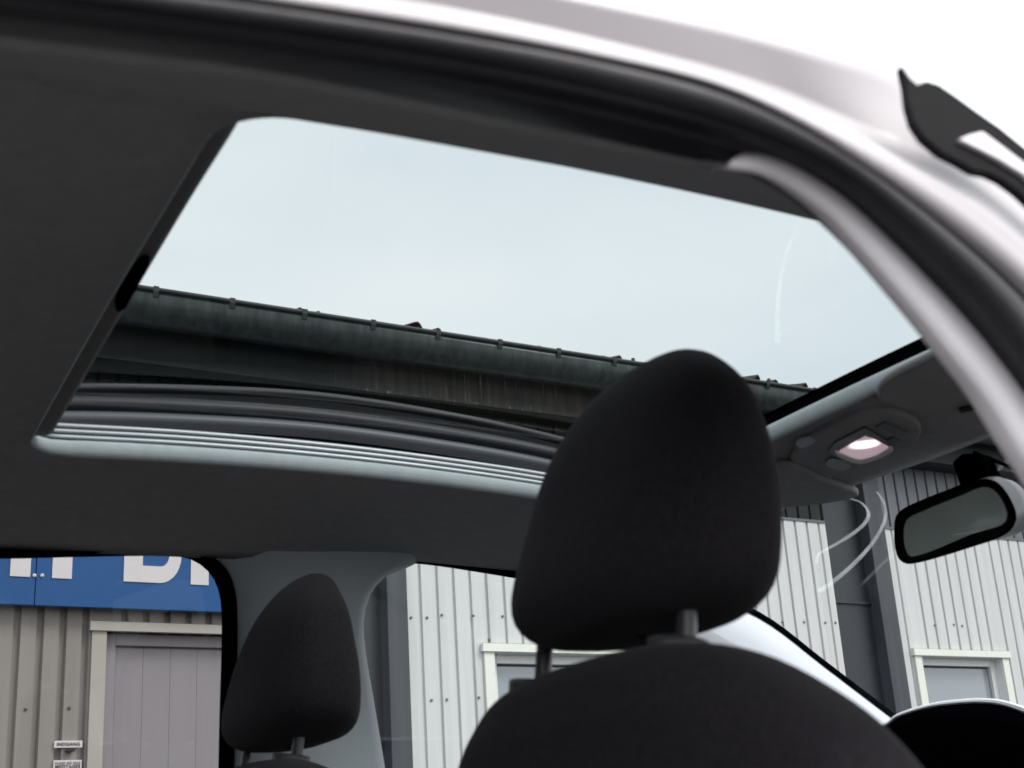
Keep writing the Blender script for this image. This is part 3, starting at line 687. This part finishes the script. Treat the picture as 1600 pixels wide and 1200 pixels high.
# infill above pillar up to the headliner
# seam line on pillar (belt height adjuster slot)
fb_ = [(632, 879), (680, 884), (740, 893), (800, 903), (900, 921), (1010, 941), (1100, 958), (1160, 968)]
ft_ = [(620, 868), (680, 871), (740, 878), (800, 888), (900, 906), (1010, 926), (1100, 943), (1170, 956)]
loft('window_seal', [pl(fb_, y=1.775), pl(fb_, y=1.745), pl(ft_, y=1.735), pl(ft_, y=1.77)], M['gloss_black'], car, n=40)
def wall_quad(name, x0, x1, z0, z1, y, mt, par, **k):
    return patch(name, lambda a, b: 0, 0, 0, 0, 0, mt, par)
def side_glass(name, x0, x1, mt, label):
    top = lambda x: min(.42, .355 + (x - 1.345) * -.652) if x > 1.2 else .42
    R = [[V(x0 + (x1 - x0) * i / 12, 1.775 + (.42 - zz) * .12, zz) for i in range(13) for zz in [-.12 + (top(x0 + (x1 - x0) * i / 12) + .12) * j / 6]] for j in range(7)]
    return grid(name, R, mt, car, label=label)
    R = [[V(x0 + (x1 - x0) * i / 6, 1.775 + .05 * (1 - (.42 - (-.12 + .54 * j / 6)) / .54 * 1.0) * 0 - .0 + (.42 - (-.12 + .54 * j / 6)) * .12, -.12 + .54 * j / 6) for i in range(7)] for j in range(7)]
    return grid(name, R, mt, car, label=label)
side_glass('side_window', -1.0, .56, G_rear, 'darker tinted rear side window')
side_glass('side_window', .66, 1.95, G_side, 'clear front side window')
# far A pillar
def ap(x): return .338 + (x - 1.345) * -.652
def apl(off, y, xs=(1.12, 1.18, 1.25, 1.345, 1.45, 1.6, 1.8, 2.05)):
    out = []
    for x in xs:
        z = ap(x)
        if x < 1.345: z = ap(1.345) + (1.345 - x) * .42 - (1.345 - x) ** 2 * .35
        out.append(V(x - off * .55, y, z - off * .83))
    return out
grid_r = [apl(.004, 1.76), apl(.007, 1.712), apl(.016, 1.704), apl(.050, 1.700), apl(.090, 1.697), apl(.104, 1.705), apl(.110, 1.775)]
loft('windscreen_pillar', grid_r, M['pale'], car, n=40, label='pale far side pillar beside the windscreen')
loft('pillar_gasket', [apl(-.003, 1.77), apl(-.003, 1.712), apl(.006, 1.706), apl(.008, 1.76)], M['gloss_black'], car, n=40)
# windscreen: bowed sheet from the roof edge to the scuttle
def ws(y, s):      # s 0 top .. 1 bottom
    v = (y - 1.12) / .64
    xt = 1.215 - .27 * v * v; zt = .444 - .03 * v * v
    xb_ = 2.05 - .22 * v * v; zb_ = -.10 - .0 * v
    x = xt + (xb_ - xt) * s; z = zt + (zb_ - zt) * s
    b = math.sin(math.pi * s); return V(x + b * .02, y, z + b * .035)
R = [[ws(.48 + 1.28 * i / 24, j / 16) for i in range(25)] for j in range(17)]
wsc = grid('windscreen', R, G_wind, car)
def on_ws(px, py):
    """where the sight line meets the windscreen"""
    r = ray(px, py); best = None
    lo, hi = .5, 3.5
    def gap(t):
        p = r * t; y = p.y; v = (y - 1.12) / .64
        # find s from z
        s = .5
        for _ in range(20):
            q = ws(y, s); s = min(1.3, max(-.3, s + (q.z - CAMZ - p.z) * 1.2))
        return p.x - (ws(y, s).x)
    for _ in range(50):
        m_ = (lo + hi) / 2
        if gap(m_) > 0: hi = m_
        else: lo = m_
    return r * (lo - .006) + UP
def reflection_ws(pts, w_, mt):  # draws curved reflections in the windscreen as pale translucent strips
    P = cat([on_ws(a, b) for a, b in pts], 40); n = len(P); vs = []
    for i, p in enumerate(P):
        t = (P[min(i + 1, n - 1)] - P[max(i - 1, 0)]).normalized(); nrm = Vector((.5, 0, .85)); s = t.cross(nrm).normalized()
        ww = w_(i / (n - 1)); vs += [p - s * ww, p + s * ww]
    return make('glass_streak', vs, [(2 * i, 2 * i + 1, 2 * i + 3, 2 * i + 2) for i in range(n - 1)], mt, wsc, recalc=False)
reflection_ws([(1320, 777), (1345, 785), (1357, 801), (1353, 815), (1335, 832), (1308, 849), (1285, 862), (1278, 868), (1276, 880)], lambda t: .0014 + .0012 * math.sin(t * 3.1), SM3)
reflection_ws([(1370, 768), (1381, 785), (1384, 805), (1377, 826), (1362, 850), (1335, 880), (1305, 906), (1280, 924)], lambda t: .0014 + .0022 * t, SM3)
# black band along the top of the windscreen
# --- console, lamp, visors
def shell(name, pts, z, th, mt, par, bevel=.003, **k):
    P = cat([at(a, b, z=z) for a, b in pts], 48, True)
    return slab(name, P, (0, 0, th), mt, par, bevel=bevel, **k)
con = shell('overhead_console', [(1236, 716), (1262, 690), (1300, 668), (1345, 648), (1385, 645), (1425, 656), (1440, 676), (1418, 702), (1370, 728), (1320, 746), (1275, 748), (1245, 738)], .424, .010, M['headliner'], car, )
def quad(name, pts, z, th, mt, par, bevel=.0015, **k): return slab(name, [at(a, b, z=z) for a, b in pts], (0, 0, th), mt, par, bevel=bevel, smooth=False, **k)
quad('lamp_recess', [(1294, 706), (1304, 692), (1352, 668), (1402, 697), (1394, 706), (1346, 728), (1320, 722)], .4220, .006, M['darkpl'], con)
lm = quad('lamp_lens', [(1311, 706), (1336, 692), (1352, 683), (1366, 688), (1391, 701), (1372, 711), (1346, 720), (1326, 714)], .4205, .006, M['lamp'], con)
tube('lamp_bulb', [at(1345, 697, z=.428), at(1357, 691, z=.428)], .0030, M['bulb'], con, sides=12)
shell('lamp_bezel', [(1305, 706), (1312, 714), (1346, 724.5), (1366, 720), (1395, 705), (1392, 700), (1368, 713), (1346, 719), (1316, 710)], .4192, .003, M['trim'], con, bevel=.0004)
quad('switch', [(1368, 668), (1382, 660), (1420, 676), (1408, 686)], .4222, .004, M['darkpl'], con)
quad('switch', [(1382, 690), (1396, 684), (1412, 692), (1400, 699)], .4222, .004, M['darkpl'], con)
shell('reading_light', [(1290, 722), (1300, 716), (1322, 722), (1330, 730), (1318, 736), (1298, 732)], .4222, .004, M['darkpl'], con, bevel=.001)
shell('reading_light', [(1243, 694), (1252, 688), (1272, 687), (1270, 694), (1252, 700)], .4235, .004, M['pillar'], con, bevel=.001)
visn = shell('sun_visor', [(1370, 619), (1378, 603), (1400, 588), (1440, 568), (1500, 540), (1570, 520), (1660, 530), (1690, 560), (1640, 610), (1590, 636), (1520, 648), (1450, 646), (1400, 638), (1378, 630)], .419, .010, M['headliner'], car, bevel=.005)
tube('visor_hinge', [at(1500, 641, z=.416), at(1532, 634, z=.416)], .0035, M['darkpl'], visn)
shell('sun_visor', [(1120, 800), (1180, 745), (1225, 728), (1248, 732), (1290, 752), (1342, 772), (1340, 778), (1290, 788), (1225, 795), (1150, 815)], .419, .010, M['headliner'], car, bevel=.005)
# --- rear view mirror
MX = 1.17
def mp_(a, b, d=0): 
    p = at(a, b, x=MX + (a - 1400) / 190 * -.03 + d); return p
mo = [(1397, 826), (1399, 808), (1408, 797), (1440, 781), (1478, 766), (1512, 753), (1536, 748), (1556, 752), (1572, 768), (1584, 790), (1589, 808), (1582, 826), (1566, 838), (1515, 856), (1470, 870), (1436, 879), (1416, 881), (1404, 873), (1398, 855)]
mb = [(1424, 820), (1428, 808), (1440, 800), (1462, 790), (1490, 778), (1520, 764), (1550, 752), (1578, 750), (1600, 766), (1612, 790), (1612, 812), (1604, 824), (1590, 834), (1540, 848), (1500, 860), (1470, 866), (1446, 866), (1434, 858), (1426, 840)]
Pm = cat([mp_(a, b) for a, b in mo], 64, True); Pm2 = cat([mp_(a, b, .012) for a, b in mo], 64, True); Pb = cat([mp_(a, b, .05) for a, b in mb], 64, True)
cen = sum(Pb, Vector()) / 64 + Vector((.012, 0, 0)); cf = sum(Pm, Vector()) / 64
Pi = [p.lerp(cf, .10) for p in Pm]; 
rvm = grid('rear_view_mirror', [Pi, Pm, Pm2], M['gloss_black'], car, closed=True)
grid('mirror_shell', [Pm2, [a.lerp(b, .5) + Vector((.0, 0, .003)) for a, b in zip(Pm2, Pb)], Pb, [p.lerp(cen, .45) for p in Pb], [p.lerp(cen, .98) for p in Pb]], M['shell'], rvm, closed=True)
gi = [(1413, 822), (1417, 812), (1446, 797), (1500, 775), (1538, 761), (1553, 766), (1568, 786), (1574, 808), (1568, 818), (1520, 834), (1440, 866), (1420, 868), (1413, 850)]
gP = cat([mp_(a, b, .0015) for a, b in gi], 48, True)
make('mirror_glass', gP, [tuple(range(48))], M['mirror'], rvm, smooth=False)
slab('mirror_stem', [at(1486, 722, x=1.185), at(1502, 708, x=1.185), at(1528, 712, x=1.185), at(1545, 750, x=1.185), at(1500, 764, x=1.185)], (.02, -.004, .0), M['gloss_black'], rvm, smooth=False, bevel=.003)
tube('mirror_cable', [at(1522, 707, x=1.2), at(1560, 722, x=1.2), at(1600, 739, x=1.2), at(1650, 760, x=1.2)], .0022, M['gloss_black'], rvm, n=20)

# --- seats
HR = [(.137, .502, .004, .004), (.1375, .502, .060, .030), (.141, .5035, .088, .046), (.149, .503, .108, .0545), (.1607, .501, .1205, .0592), (.176, .5019, .1248, .0595), (.1913, .5049, .125, .0586), (.2067, .5085, .1233, .0569), (.222, .5117, .1204, .0549), (.2373, .5143, .1165, .0525),
      (.2527, .5165, .1125, .0496), (.268, .519, .1077, .0462), (.2833, .522, .101, .0422), (.2987, .526, .0882, .0375), (.314, .5325, .0701, .0322), (.3293, .5435, .0450, .0262), (.338, .552, .028, .019), (.3445, .560, .012, .010), (.346, .5615, .002, .002)]
def sect(z, cx, a, b, cy, e=.75, n=40):
    out = []
    for i in range(n):
        t = 2 * math.pi * i / n; c, s = math.cos(t), math.sin(t)
        out.append(V(cx + b * math.copysign(abs(c) ** e, c), cy + a * math.copysign(abs(s) ** e, s), z))
    return out
ST = [(-.75, .52, .26, .07), (-.4, .50, .275, .07), (-.15, .487, .275, .06), (-.05, .4864, .268, .06), (0, .4870, .262, .06), (.02, .4870, .254, .06), (.04, .4850, .238, .06), (.05, .4845, .228, .06), (.06, .484, .217, .06), (.07, .4835, .203, .06), (.08, .482, .187, .06), (.09, .480, .171, .055), (.1, .477, .153, .050), (.108, .473, .132, .043), (.114, .471, .108, .034), (.118, .470, .08, .024), (.120, .470, .03, .01)]
from mathutils import noise as mnoise
def soften(o, amp, sc):
    for v in o.data.vertices:
        n_ = mnoise.noise(Vector(v.co) * sc) * amp; v.co += v.normal * n_
def seat(cy, lab, s=1.0):
    bk = grid('front_seat', [sect(z, cx, a * s, b, cy, .82, 56) for z, cx, a, b in ST], M['fabric'], car, closed=True, subd=1, label=lab)
    HZ = [((.14 + (z - .14) * .925, .501 + (cx - .501) * .55, a, b) if cy > 1.2 else (z, cx, a, b)) for z, cx, a, b in HR]
    hr = grid('headrest', [sect(z, cx, a * s, b, cy) for z, cx, a, b in HZ], M['fabric'], bk, closed=True, subd=1)
    soften(hr, .0022, 14); soften(bk, .004, 9)
    # stitched seams
    sm = []
    for z, cx, a, b in HR[3:-3]:
        sm.append(V(cx - b * .93, cy + a * s * .50, z))
    cush = slab('seat_cushion', [V(.5, cy - .26, -.60), V(1.05, cy - .26, -.60), V(1.05, cy + .26, -.60), V(.5, cy + .26, -.60)], (0, 0, .16), M['fabric'], bk, bevel=.04)
    for sy in (-1, 1):
        y = cy + .018 + sy * .092
        tube('headrest_post', [V(.480, y, .085), V(.492, y, .165)], .0062, M['post'], bk, sides=14)
        pz = .112 if sy > 0 else .112
        tube('post_sleeve', [V(.478, y, .108), V(.480, y, .1225)], .0155, M['darkpl'], bk, sides=18, rz=1.3)
    return bk
seat(.772, 'front passenger seat nearest the camera, black cloth')
seat(1.497, 'driver seat beyond, black cloth', 1.06)
# --- folded grab handle over the far rear window
gh = cat([at(18, 792, y=1.655), at(20, 762, y=1.650), at(44, 746, y=1.640), at(80, 748, y=1.640), at(104, 764, y=1.650), at(106, 792, y=1.655)], 30)
gr_ = tube('grab_handle', gh, .0085, M['headliner'], car, n=30, sides=12)
# --- dashboard with hood
hoodpx = [(1330, 1150), (1390, 1131), (1400, 1122), (1425, 1112), (1460, 1103), (1500, 1098), (1535, 1096.5), (1565, 1099), (1590, 1106), (1620, 1118), (1680, 1150), (1780, 1230)]
c0 = [at(a, b, x=1.36) for a, b in hoodpx]
da = loft('dashboard', [c0, [p + Vector((-.03, 0, -.02)) for p in c0], [p + Vector((-.02, 0, -.10)) for p in c0], [Vector((p.x - .06, p.y, CAMZ - .30)) for p in c0]], M['gloss_black'], car, n=60)
loft('dashboard_top', [c0, [p + Vector((.15, 0, -.03)) for p in c0], [Vector((p.x + .45, p.y, CAMZ - .09)) for p in c0]], M['darkpl'], car, n=60)
tube('hood_rim', [p + Vector((-.002, 0, .001)) for p in c0], lambda t: .0022 + .0026 * t, M['chrome'], da, n=80, sides=10)
box('dashboard_body', tuple(V(1.46, .45, -.55)), tuple(V(2.0, 1.76, -.11)), M['darkpl'], car)
# --- shell below the windows and behind, closes the cabin
def panel(name, pts, d, mt, **k): return slab(name, pts, d, mt, car, smooth=False, **k)
panel('far_door_panel', [V(-1.2, 1.80, -.75), V(2.0, 1.80, -.75), V(2.0, 1.80, -.02), V(-1.2, 1.80, -.02)], (0, .06, 0), M['darkpl'])
panel('floor_pan', [V(-1.3, .42, -.86), V(2.1, .42, -.86), V(2.1, 1.86, -.86), V(-1.3, 1.86, -.86)], (0, 0, .05), M['darkpl'])
panel('tailgate', [V(-1.25, .44, -.8), V(-1.25, 1.84, -.8), V(-1.2, 1.78, .40), V(-1.2, .50, .38)], (-.05, 0, 0), M['paint'])
panel('rear_pillar', [V(-1.2, 1.74, -.1), V(-.45, 1.74, -.1), V(-.75, 1.74, .40), V(-1.2, 1.74, .40)], (0, .04, 0), M['pillar'])
panel('firewall', [V(2.0, .44, -.8), V(2.0, 1.84, -.8), V(2.0, 1.80, -.09), V(2.0, .46, -.09)], (.03, 0, 0), M['darkpl'])
bn = patch('bonnet', lambda x, y: -.12 - .10 * (x - 2.0) - .08 * (y - 1.12) ** 2, 2.0, 3.0, .34, 1.9, M['paint'], car, nx=8, ny=8, solid=.004)
# near front door, closed, forward of the opening
panel('front_door', [V(.62, .40, -.75), V(2.0, .40, -.75), V(2.0, .42, -.02), V(.60, .42, -.02)], (0, .05, 0), M['paint'])
tube('front_door_frame', [V(.62, .445, .30), V(.8, .455, .365), V(1.0, .46, .375), V(1.25, .47, .33), V(1.6, .46, .14), V(1.95, .43, -.05)], .016, M['rubber'], car, n=40)
panel('sill', [V(-1.25, .40, -.86), V(2.1, .40, -.86), V(2.1, .46, -.86), V(-1.25, .46, -.86)], (0, 0, .12), M['paint'])
def wheel(x, y):
    vs = []; n = 36; pr_ = [(.20, -.09), (.29, -.10), (.31, -.07), (.315, 0), (.31, .07), (.29, .10), (.20, .09)]
    vs = [Vector((x + r * math.cos(2 * math.pi * i / n), y + h, .315 + r * math.sin(2 * math.pi * i / n))) for r, h in pr_ for i in range(n)]
    fs = [(k * n + i, k * n + (i + 1) % n, (k + 1) * n + (i + 1) % n, (k + 1) * n + i) for k in range(len(pr_) - 1) for i in range(n)]
    t = make('wheel', vs, fs, M['rubber'], car)
    vs = [Vector((x + r * math.cos(2 * math.pi * i / n), y + h, .315 + r * math.sin(2 * math.pi * i / n))) for r, h in ((.205, -.08), (.19, -.05), (.05, -.07), (.0, -.075)) for i in range(n)]
    make('rim', vs, [(k * n + i, k * n + (i + 1) % n, (k + 1) * n + (i + 1) % n, (k + 1) * n + i) for k in range(3) for i in range(n)], M['alu'], t)
for x in (-.75, 2.05):
    for y in (.47, 1.77): wheel(x, y)
